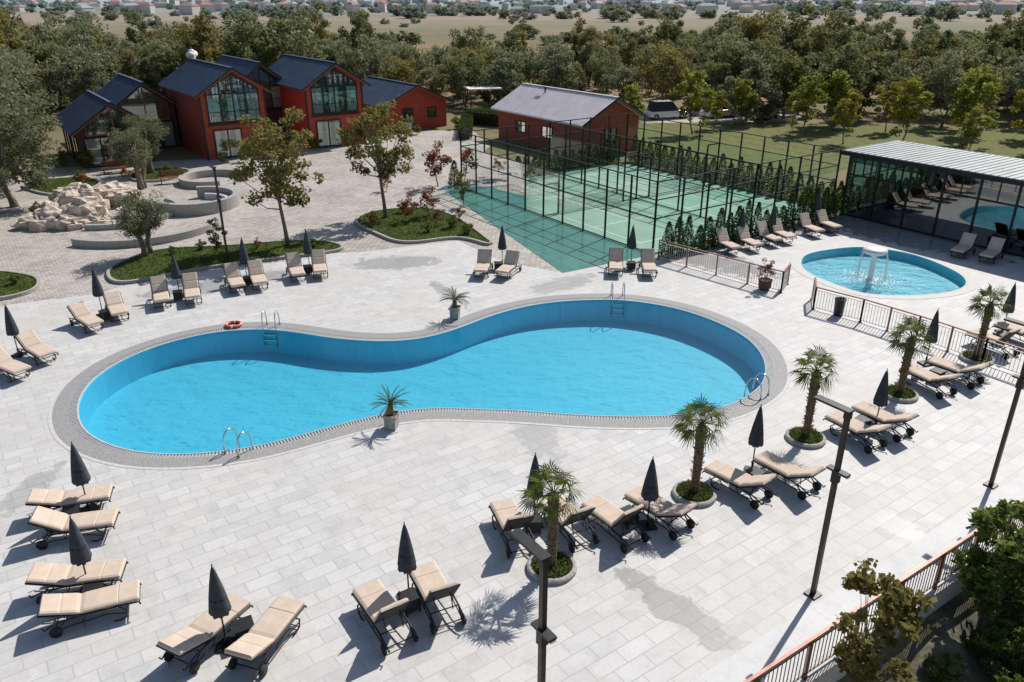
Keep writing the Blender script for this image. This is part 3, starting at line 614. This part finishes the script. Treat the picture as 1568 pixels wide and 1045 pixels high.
# ------------------------------------------------------------ padel courts
fillpoly('teal_tile_apron',[(2.6,37.9),tuple(N0),R0,grid(B0,.3,.3),grid(L0,-1.0,1.2),(-4.8,56.0)],[],-.008,'teal')
ct=empty('padel_courts',(*N0,0),ANG)
W,LN=16,19.5
mb=MB(); mb.add([(.1,.1,.0),(W-.1,.1,0),(W-.1,LN-.1,0),(.1,LN-.1,0)],[(0,1,2,3)],'turf'); mb.build('court_surface',parent=ct)
mb=MB()
def ln(x0,y0,x1,y1,w=.07):
    mb.box(((x0+x1)/2,(y0+y1)/2,.004),(abs(x1-x0)+w,abs(y1-y0)+w,.004),'line')
for cx in(0,8):
    ln(cx+1,2,cx+7,2);ln(cx+1,17.5,cx+7,17.5);ln(cx+1,2.1,cx+1,17.4);ln(cx+7,2.1,cx+7,17.4);ln(cx+1.1,6,cx+6.9,6);ln(cx+1.1,13.5,cx+6.9,13.5);ln(cx+4,6.1,cx+4,13.4)
mb.build('court_lines',parent=ct)
mb=MB(); 
def fence(mb,p,q,h=4,step=2.0,glass=3.0,gm='courtglass'):
    p=Vector((*p,0));q=Vector((*q,0));L=(q-p).length;n=round(L/step)
    for i in range(n+1):
        c=p.lerp(q,i/n); mb.box((c.x,c.y,h/2),(.085,.085,h),'court_steel')
    for z in(.06,2.0,3.0,h-.03): mb.bar(p+Vector((0,0,z)),q+Vector((0,0,z)),.055,.055,'court_steel')
    for z in (3.33,3.66): mb.bar(p+Vector((0,0,z)),q+Vector((0,0,z)),.012,.012,'court_steel')
    if glass: mb.add([p+Vector((0,0,.1)),q+Vector((0,0,.1)),q+Vector((0,0,glass)),p+Vector((0,0,glass))],[(0,1,2,3)],gm)
for a,b in[((0,0),(W,0)),((0,LN),(W,LN)),((0,0),(0,LN)),((W,0),(W,LN)),((8,0),(8,LN))]: fence(mb,a,b)
for cx in(0,8):
    fence(mb,(cx+.0,9.75),(cx+1.2,9.75),3,1.2,0); fence(mb,(cx+6.8,9.75),(cx+8,9.75),3,1.2,0)
mb.build('court_fence',parent=ct)
mb=MB()
for cx in(0,8):
    for x in(cx+1.2,cx+6.8): mb.box((x,9.75,.5),(.08,.08,1.0),'dark')
    mb.box((cx+4,9.75,.9),(5.6,.03,.06),'white'); mb.box((cx+4,9.75,.06),(5.6,.02,.02),'dark')
    for i in range(57): mb.box((cx+1.2+i*.1,9.75,.47),(.008,.008,.8),'dark')
    for i in range(8): mb.box((cx+4,9.75,.12+i*.1),(5.6,.008,.008),'dark')
mb.build('court_net',parent=ct)
# ------------------------------------------------------------ pavilion
pv=empty('glass_pavilion',(*grid(R0,-.1,-.8),0),ANG)
D=5.4;LP=30
mb=MB(); mb.add([(0,0,.02),(D,0,.02),(D,-LP,.02),(0,-LP,.02)],[(0,1,2,3)],'inner'); mb.box((D,-LP/2,1.9),(.2,LP,3.8),'inner'); mb.build('interior',parent=pv)
mb=MB()
for i in range(16):
    y=-i*2.0; mb.box((0,y,1.9),(.10,.10,3.8),'court_steel')
for z in(.06,2.6,3.72): mb.box((0,-LP/2,z),(.08,LP,.09),'court_steel')
for i in range(16): mb.box((0,-i*2-1,3.2),(.05,.05,1.1),'court_steel')
for x in(1.8,3.6,5.3): mb.box((x,0,1.9),(.1,.1,3.8),'court_steel')
for z in(.06,2.6,3.72): mb.box((D/2,0,z),(D,.08,.09),'court_steel')
mb.build('frames',parent=pv)
mb=MB(); mb.add([(0.02,0,.1),(0.02,-LP,.1),(0.02,-LP,3.7),(0.02,0,3.7)],[(0,1,2,3)],'glass'); mb.add([(0,.0,.1),(D,.0,.1),(D,.0,3.7),(0,.0,3.7)],[(0,1,2,3)],'glass'); mb.build('glazing',parent=pv)
mb=MB(); mb.box((D/2-.1,-LP/2+.1,3.90),(D+.7,LP+.6,.24),'court_steel'); mb.box((D/2-.1,-LP/2+.1,4.04),(D+.6,LP+.5,.05),'pavroof')
for i in range(76): mb.box((D/2-.1,.3-i*.4,4.08),(D+.58,.05,.035),'pavroof')
mb.build('roof',parent=pv)
mb=MB()
for i in range(6):
    y=-3-i*4.5; mb.tube([(3,y,0),(3,y,.72)],.04,'dark',8); mb.lathe([(.0,.74),(.45,.74),(.45,.71),(0,.71)],'white',18,c=(3,y,0))
    for a in(0,2.1,4.2):
        cx,cy=3+.8*math.cos(a),y+.8*math.sin(a); mb.box((cx,cy,.45),(.42,.42,.05),'cushion',rz=a); mb.box((cx+.2*math.cos(a),cy+.2*math.sin(a),.7),(.05,.42,.5),'cushion',rz=a)
        for u in(-.17,.17):
            for w in(-.17,.17): mb.box((cx+u,cy+w,.21),(.03,.03,.42),'dark')
mb.build('dining_tables',parent=pv)
# ------------------------------------------------------------ houses
A0=(-25.7,67.3)
def house(name,FL,w,dp,ev,rg,wall,roof,front='glass2',ov=.55,rib=.45,side=None):
    e=empty(name,(*FL,0),ANG); wl=M[wall]
    mb=MB(); mb.add([(0,0,-.1),(w,0,-.1),(w,0,ev),(w/2,0,rg),(0,0,ev),(0,dp,-.1),(w,dp,-.1),(w,dp,ev),(w/2,dp,rg),(0,dp,ev)],[(0,1,2,3,4),(9,8,7,6,5),(0,4,9,5),(1,6,7,2)],wl); mb.build('walls',parent=e)
    mb=MB(); sl=(rg-ev)/(w/2); th=.14
    for sg in(-1,1):
        x0=w/2; x1=w/2+sg*(w/2+ov); z0=rg+.10; z1=rg+.10-sl*(w/2+ov)
        y0,y1=-ov-.25,dp+ov
        mb.add([(x0,y0,z0),(x1,y0,z1),(x1,y1,z1),(x0,y1,z0),(x0,y0,z0-th),(x1,y0,z1-th),(x1,y1,z1-th),(x0,y1,z0-th)],[(0,1,2,3),(4,7,6,5),(0,4,5,1),(1,5,6,2),(2,6,7,3)],roof)
        y=y0+.02
        while y<y1: mb.bar((x0,y,z0+.02),(x1,y,z1+.02),.04,.05,roof); y+=rib
        mb.bar((x0,y0-.02,z0-.03),(x1,y0-.02,z1-.03),.05,.14,'dark')
        mb.bar((x0,y0+.03,z0-.17),(x1,y0+.03,z1-.17),.05,.09,'orange' if front!='ware' else 'dark')
    mb.bar((w/2,-ov-.25,rg+.14),(w/2,dp+ov,rg+.14),.25,.06,roof); mb.build('roof',parent=e)
    g=MB();f=MB()
    def win(x0,x1,z0,z1,mul=1,curt=0,y=-.0,hz=()):
        g.add([(x0,y-.03,z0),(x1,y-.03,z0),(x1,y-.03,z1),(x0,y-.03,z1)],[(0,1,2,3)],'winglass')
        g.add([(x0,y-.012,z0),(x1,y-.012,z0),(x1,y-.012,z1),(x0,y-.012,z1)],[(0,1,2,3)],'inner')
        if curt: 
            cw=(x1-x0)*.22
            for a,b in((x0,x0+cw),(x1-cw,x1),((x0+x1)/2-cw*.5,(x0+x1)/2+cw*.4)): g.add([(a,y-.02,z0),(b,y-.02,z0),(b,y-.02,z1),(a,y-.02,z1)],[(0,1,2,3)],'curtain')
        for i in range(mul+1):
            x=x0+(x1-x0)*i/mul; f.box((x,y-.05,(z0+z1)/2),(.09,.1,z1-z0),'dark')
        for z in(z0,z1,*hz): f.box(((x0+x1)/2,y-.055,z),(x1-x0+.09,.1,.09),'dark')
    if front=='glass2':
        a,b=.10*w,.90*w; win(a,b,3.0,ev-.25,4,1,hz=())
        gz=lambda x: rg-.35-sl*abs(x-w/2)
        tri=[(a,-.03,ev-.2),(b,-.03,ev-.2),(b,-.03,gz(b)),(w/2,-.03,gz(w/2)),(a,-.03,gz(a))]
        g.add(tri,[(0,1,2,3,4)],'winglass'); g.add([(p[0],-.012,p[2]) for p in tri],[(0,1,2,3,4)],'inner')
        for x in(a,a+(b-a)/4,w/2,a+(b-a)*.75,b): f.box((x,-.05,(ev-.2+gz(x))/2),(.09,.1,max(.05,gz(x)-ev+.2)),'dark')
        f.bar((a,-.05,gz(a)),(w/2,-.05,gz(w/2)),.1,.1,'dark'); f.bar((b,-.05,gz(b)),(w/2,-.05,gz(w/2)),.1,.1,'dark')
        win(.14*w,.56*w,.05,2.35,2,1); f.box((w/2,-.10,2.8),(w*.86,.12,.14),'dark')
        for i in range(24): f.box((a+(b-a)*i/23,-.12,3.35),(.02,.02,.9),'dark')
        f.box((w/2,-.12,3.82),(b-a,.04,.04),'dark'); f.box((.0,-.03,ev/2),(.12,.12,ev),'dark'); f.box((w,-.03,ev/2),(.12,.12,ev),'dark')
    elif front=='glass1':
        win(.08*w,.92*w,.1,2.3,4,1); gz=lambda x: rg-.3-sl*abs(x-w/2); a,b=.12*w,.88*w
        tri=[(a,-.03,2.5),(b,-.03,2.5),(b,-.03,gz(b)),(w/2,-.03,gz(w/2)),(a,-.03,gz(a))]; g.add(tri,[(0,1,2,3,4)],'winglass'); g.add([(p[0],-.012,p[2]) for p in tri],[(0,1,2,3,4)],'inner')
        for x in(a,w/2,b): f.box((x,-.05,(2.5+gz(x))/2),(.08,.1,max(.05,gz(x)-2.5)),'orange')
        f.box((w/2,-.055,2.5),(b-a,.1,.1),'orange')
    elif front=='low':
        win(w*.3,w*.45,.05,2.1,1,0); win(w*.7,w*.82,1.1,2.0,1,0)
    elif front=='ware':
        win(w*.4,w*.6,.05,2.2,2,0)
    if side:
        for (y0,y1,z0,z1) in side:
            g.add([(-.03,y0,z0),(-.03,y1,z0),(-.03,y1,z1),(-.03,y0,z1)],[(0,1,2,3)],'winglass'); g.add([(-.012,y0,z0),(-.012,y1,z0),(-.012,y1,z1),(-.012,y0,z1)],[(0,1,2,3)],'inner')
            for y in(y0,(y0+y1)/2,y1): f.box((-.05,y,(z0+z1)/2),(.08,.08,z1-z0),'dark')
            for z in(z0,z1): f.box((-.05,(y0+y1)/2,z),(.08,y1-y0,.08),'dark')
    if g.f: g.build('windows',parent=e)
    if f.f: f.build('window_frames',parent=e)
    return e
house('red_gable_house',A0,5.4,11,5.5,7.2,'redwall',M['blueroof'])
house('red_gable_house',grid(A0,9.1,0),5.4,11,5.5,7.2,'redwall',M['blueroof'])
house('dark_gable_house',grid(A0,5.0,6.5),4.6,10,5.2,7.0,'darkwall',M['blueroof'])
house('glass_front_cabin',grid(A0,-9.2,2.2),5.4,9,3.1,4.9,'darkwall',M['blueroof'],'glass1',side=[(1,4,.1,2.3),(5,8,.1,2.3)])
house('glass_front_cabin',grid(A0,-5.2,8.2),5,9,3.9,5.7,'darkwall',M['blueroof'],'glass1')
house('red_cottage',(-13,81.8),7.4,10,2.7,4.3,'redwall',M['blueroof'],'low')
house('rust_warehouse',(5.9,68.4),6.6,12.5,3.0,4.7,'brickw',M['greyroof'],'ware',side=[(4,5.5,1,2),(8,9.5,1,2)],rib=.35)
mb=MB(); mb.lathe([(.28,-.7),(.3,.6),(.2,.75),(0,.8)],'white',16); mb.tube([(0,-.8,.3),(0,.8,.3)],.3,'white',14); mb.build('water_tank',(-31,81,7.2))
mb=MB(); mb.box((0,0,2.6),(4,3,.12),'curtain')
for x in(-1.8,1.8):
    for y in(-1.3,1.3): mb.box((x,y,1.3),(.1,.1,2.6),'dark')
mb.build('garden_gazebo',(-3.5,98,0),.3)
# rocks and basin, benches
def rockmesh(seed):
    rng=random.Random(seed); bm=bmesh.new(); bmesh.ops.create_icosphere(bm,subdivisions=3,radius=1); from mathutils import noise as nz
    o=Vector((rng.uniform(0,50),)*3)
    for v in bm.verts:
        k=1+.55*nz.noise(v.co*1.1+o)+.3*nz.noise(v.co*2.7+o); v.co=v.co*k
        v.co=Vector([round(c*2.4+.35*nz.noise(v.co*3+o))/2.4*.6+c*.4 for c in v.co])
    me=bpy.data.meshes.new('rock_mesh'); bm.to_mesh(me); bm.free(); me.materials.append(M['rockw']); return me
RK=[rockmesh(i) for i in range(5)]
rf=empty('rock_waterfall')
for i in range(30):
    a=rnd.uniform(0,6.28); r=rnd.uniform(0,1)**.55; x=-27.3+3.0*r*math.cos(a); y=50+4.0*r*math.sin(a); s=rnd.uniform(.45,1.15); inst('rock',RK[i%5],(x,y,1.1*(1-r)+.15),rnd.uniform(0,6),rf,(s*rnd.uniform(.8,1.5),s*.8,s*rnd.uniform(.5,.8)))
for x,y,s in [(-29,51,.5),(-27.5,53.5,.6),(-25.5,52,.4),(-29.6,48,.5),(-28.2,46.6,.45)]: inst('green_shrub',GS,(x,y,.2),s*9,scale=s)
def arcwall(name,c,r,a0,a1,h,w,mat='stone',n=40):
    mb=MB(); A=[math.radians(a0+(a1-a0)*i/n) for i in range(n+1)]
    I=[(c[0]+(r-w/2)*math.cos(a),c[1]+(r-w/2)*math.sin(a)) for a in A]; O=[(c[0]+(r+w/2)*math.cos(a),c[1]+(r+w/2)*math.sin(a)) for a in A]
    strip(mb,I,-.03,I,h,mat,False); strip(mb,I,h,O,h,mat,False); strip(mb,O,h,O,-.03,mat,False)
    for k in(0,-1): mb.add([(*I[k],-.03),(*O[k],-.03),(*O[k],h),(*I[k],h)],[(0,1,2,3)],mat)
    return mb.build(name)
arcwall('circular_stone_wall',(-20.9,51.6),2.5,-165,110,.75,.35); arcwall('circular_stone_bench',(-20.9,51.6),2.0,-150,95,.4,.4,'copl')
arcwall('curved_stone_kerb',(-22.6,47.0),4.7,-115,-5,.4,.35); arcwall('curved_stone_kerb',(-25.2,49.5),3.6,-95,60,.3,.3)
arcwall('curved_stone_seat',(-22.4,59.0),2.2,10,300,.5,.45)
mb=MB(); mb.add([(-20.9+1.8*math.cos(a),51.6+1.8*math.sin(a),.0) for a in np.linspace(0,6.28,40,endpoint=False)],[tuple(range(40))],'stone'); mb.build('sunken_seating_floor')
for x,y,r in[(-25.3,58.5,.4),(-31.2,62,.4)]:
    mb=MB()
    for i in range(4): mb.box((0,-.2+i*.13,.45),(1.8,.11,.04),'wood')
    for i in range(3): mb.box((0,.3,.6+i*.13),(1.8,.03,.11),'wood')
    for s in(-.75,.75): mb.box((s,0,.22),(.06,.45,.44),'dark'); mb.box((s,.28,.6),(.05,.05,.8),'dark')
    mb.build('garden_bench',(x,y,0),r)
# cars
def car(col,L=4.3,Wd=1.75,Hh=1.5):
    mb=MB(); cm=simple('car_paint',col,.3,.2,amt=.03); h=Wd/2
    low=[(-L/2,.35),(-L/2+.05,.75),(-L/2+.3,.88),(L/2-1.2,.92),(L/2-.15,.75),(L/2,.5),(L/2-.03,.28),(-L/2+.05,.28)]
    vs=[];n=len(low)
    for y,s in((-h,.96),(-h+.06,1),(h-.06,1),(h,.96)): vs+=[(x*s,y,.3+(z-.3)*s) for x,z in low]
    fs=[(k*n+i,k*n+(i+1)%n,(k+1)*n+(i+1)%n,(k+1)*n+i) for k in range(3) for i in range(n)]+[tuple(range(n)),tuple(range(4*n-1,3*n-1,-1))]; mb.add(vs,fs,cm)
    a=[(-L/2+.35,.87,h-.08),(-L/2+.7,Hh,h-.28),(L/2-2.0,Hh,h-.28),(L/2-1.15,.9,h-.08)]
    vs=[(x,-w,z) for x,z,w in a]+[(x,w,z) for x,z,w in a]; mb.add(vs,[(0,1,2,3),(7,6,5,4),(0,4,5,1),(2,6,7,3)],'rub'); mb.add(vs,[(1,5,6,2)],cm)
    mb.box(((a[1][0]+a[2][0])/2,0,Hh+.02),(a[2][0]-a[1][0],2*(h-.28),.04),cm)
    for x in(-L/2+.8,L/2-.85):
        for y in(-h+.08,h-.08): mb.tube([(x,y-.1,.32),(x,y+.1,.32)],.32,'rub',16); mb.tube([(x,y-.11,.32),(x,y+.11,.32)],.17,'steel',10)
    return mb
car((.75,.76,.77),4.8,1.9,1.9).build('parked_van',(17.3,91.5,0),.3); car((.55,.57,.6)).build('parked_car',(23.5,92.3,0),.5); car((.12,.13,.15)).build('parked_car',(28.5,91.5,0),.9)
# bank rocks and shrubs
br=empty('bank_rocks')
for i in range(45):
    s=rnd.uniform(-6,24); t=rnd.uniform(.3,4.5); x,y=E(s,t); k=rnd.uniform(.2,.5); inst('rock',RK[i%5],(x,y,-.55-2.9*min(1,t/6)+.1),rnd.uniform(0,6),br,(k,k,k*.8))
BU=[tree('bush_mesh_%d'%k,90+k,2.0,1.25,.1,44,4200,.065,L_bus,.04,(.18,.32),10,ratio=.6,multi=2) for k in range(2)]
BS=tree('young_tree_mesh',95,4.8,.8,1.0,40,2500,.075,L_tre,.035,(.2,.36),22,ratio=.75); BS2=tree('young_tree_mesh_b',96,4.6,1.0,.8,46,3400,.08,L_bus,.04,(.2,.36),22,ratio=.75)
inst('young_tree',BS,(7.2,11.75,-1.4),0); inst('young_tree',BS2,(11.2,14.5,-1.4),0); inst('young_tree',BS2,(12.9,15.2,-2),2,scale=.95)
for s,t,k in[(3.5,2.6,.8),(5.2,2.2,.6),(7.4,2.6,.8),(9.5,1.6,.6),(5.8,3.6,1),(8.3,3.8,1.1),(10.5,2.9,.9),(2.2,1.6,.5),(7.2,1.2,.4),(4.4,1.1,.4),(5.9,1.3,.5),(8.3,1.7,.6),(6.6,2.2,.7),(4.6,3.2,.9),(9.6,3.0,1.0),(3.0,3.6,.9),(11.5,1.4,.6),(7,4.6,1.2)]:
    x,y=E(s,t); inst('green_bush',BU[rnd.randrange(2)],(x,y,-.7-2.9*min(1,t/6)),rnd.uniform(0,6),scale=k)
# ------------------------------------------------------------ distant town
mb=MB()
def hz(name,c):
    m,nt=newmat(name); v=objvec(nt); n=noise(nt,v,.05,2); finish(nt,painted_haze(nt,mixc(nt,n,[x*.7 for x in c],c),.6,200,1300),.8); return m
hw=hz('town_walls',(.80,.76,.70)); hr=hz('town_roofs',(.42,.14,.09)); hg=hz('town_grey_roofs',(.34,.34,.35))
for i in range(300):
    y=520+1000*rnd.random(); x=rnd.uniform(-.72,.72)*y; w,d,h=rnd.uniform(6,13),rnd.uniform(5,9),rnd.uniform(3,6); rz=rnd.uniform(0,3)
    R=Matrix.Translation((x,y,0))@Matrix.Rotation(rz,4,'Z'); mb.box((0,0,h/2),(w,d,h),hw,T=R); q=.3
    vs=[R@Vector(p) for p in[(-w/2-q,-d/2-q,h),(w/2+q,-d/2-q,h),(w/2+q,d/2+q,h),(-w/2-q,d/2+q,h),(-w/4,0,h+1.6),(w/4,0,h+1.6)]]
    mb.add(vs,[(0,1,5,4),(1,2,5),(2,3,4,5),(3,0,4)],hr if rnd.random()<.6 else hg)
mb.build('distant_town')
vs=[];k=60
for i in range(k+1):
    x=-3500+7000*i/k; hh=90+120*abs(math.sin(i*.37))+60*math.sin(i*.9+1); vs+= [(x,3900,-5),(x,4600,hh)]
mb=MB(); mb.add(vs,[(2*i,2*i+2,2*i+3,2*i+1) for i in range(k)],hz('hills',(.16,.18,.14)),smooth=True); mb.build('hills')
# ------------------------------------------------------------ camera, light
ca=bpy.data.cameras.new('camera'); co=bpy.data.objects.new('camera',ca); COL.objects.link(co); co.location=(0,0,13)
co.rotation_euler=(math.radians(90)-math.atan(534/1207),0,0); ca.sensor_width=36; ca.lens=36*1207/1568; ca.clip_end=9000; ca.clip_start=.1; SC.camera=co
el=math.radians(46); hx,hy=.62,.785
sv=Vector((math.cos(el)*hx,math.cos(el)*hy,math.sin(el)))
sl=bpy.data.lights.new('sun','SUN'); sl.energy=4.75; sl.angle=math.radians(.5); sl.color=(1,.96,.90); so=bpy.data.objects.new('sun',sl); COL.objects.link(so); so.rotation_euler=(-sv).to_track_quat('-Z','Y').to_euler()
wd=bpy.data.worlds.new('World'); SC.world=wd; wd.use_nodes=True; nt=wd.node_tree; bg=nt.nodes['Background']
sk=nt.nodes.new('ShaderNodeTexSky'); sk.sky_type='NISHITA'; sk.sun_disc=False; sk.sun_elevation=el; sk.sun_rotation=math.atan2(hx,hy); sk.dust_density=1.0
nt.links.new(sk.outputs[0],bg.inputs[0]); bg.inputs[1].default_value=.088
SC.view_settings.view_transform='Standard'; SC.view_settings.look='None'; SC.view_settings.exposure=0
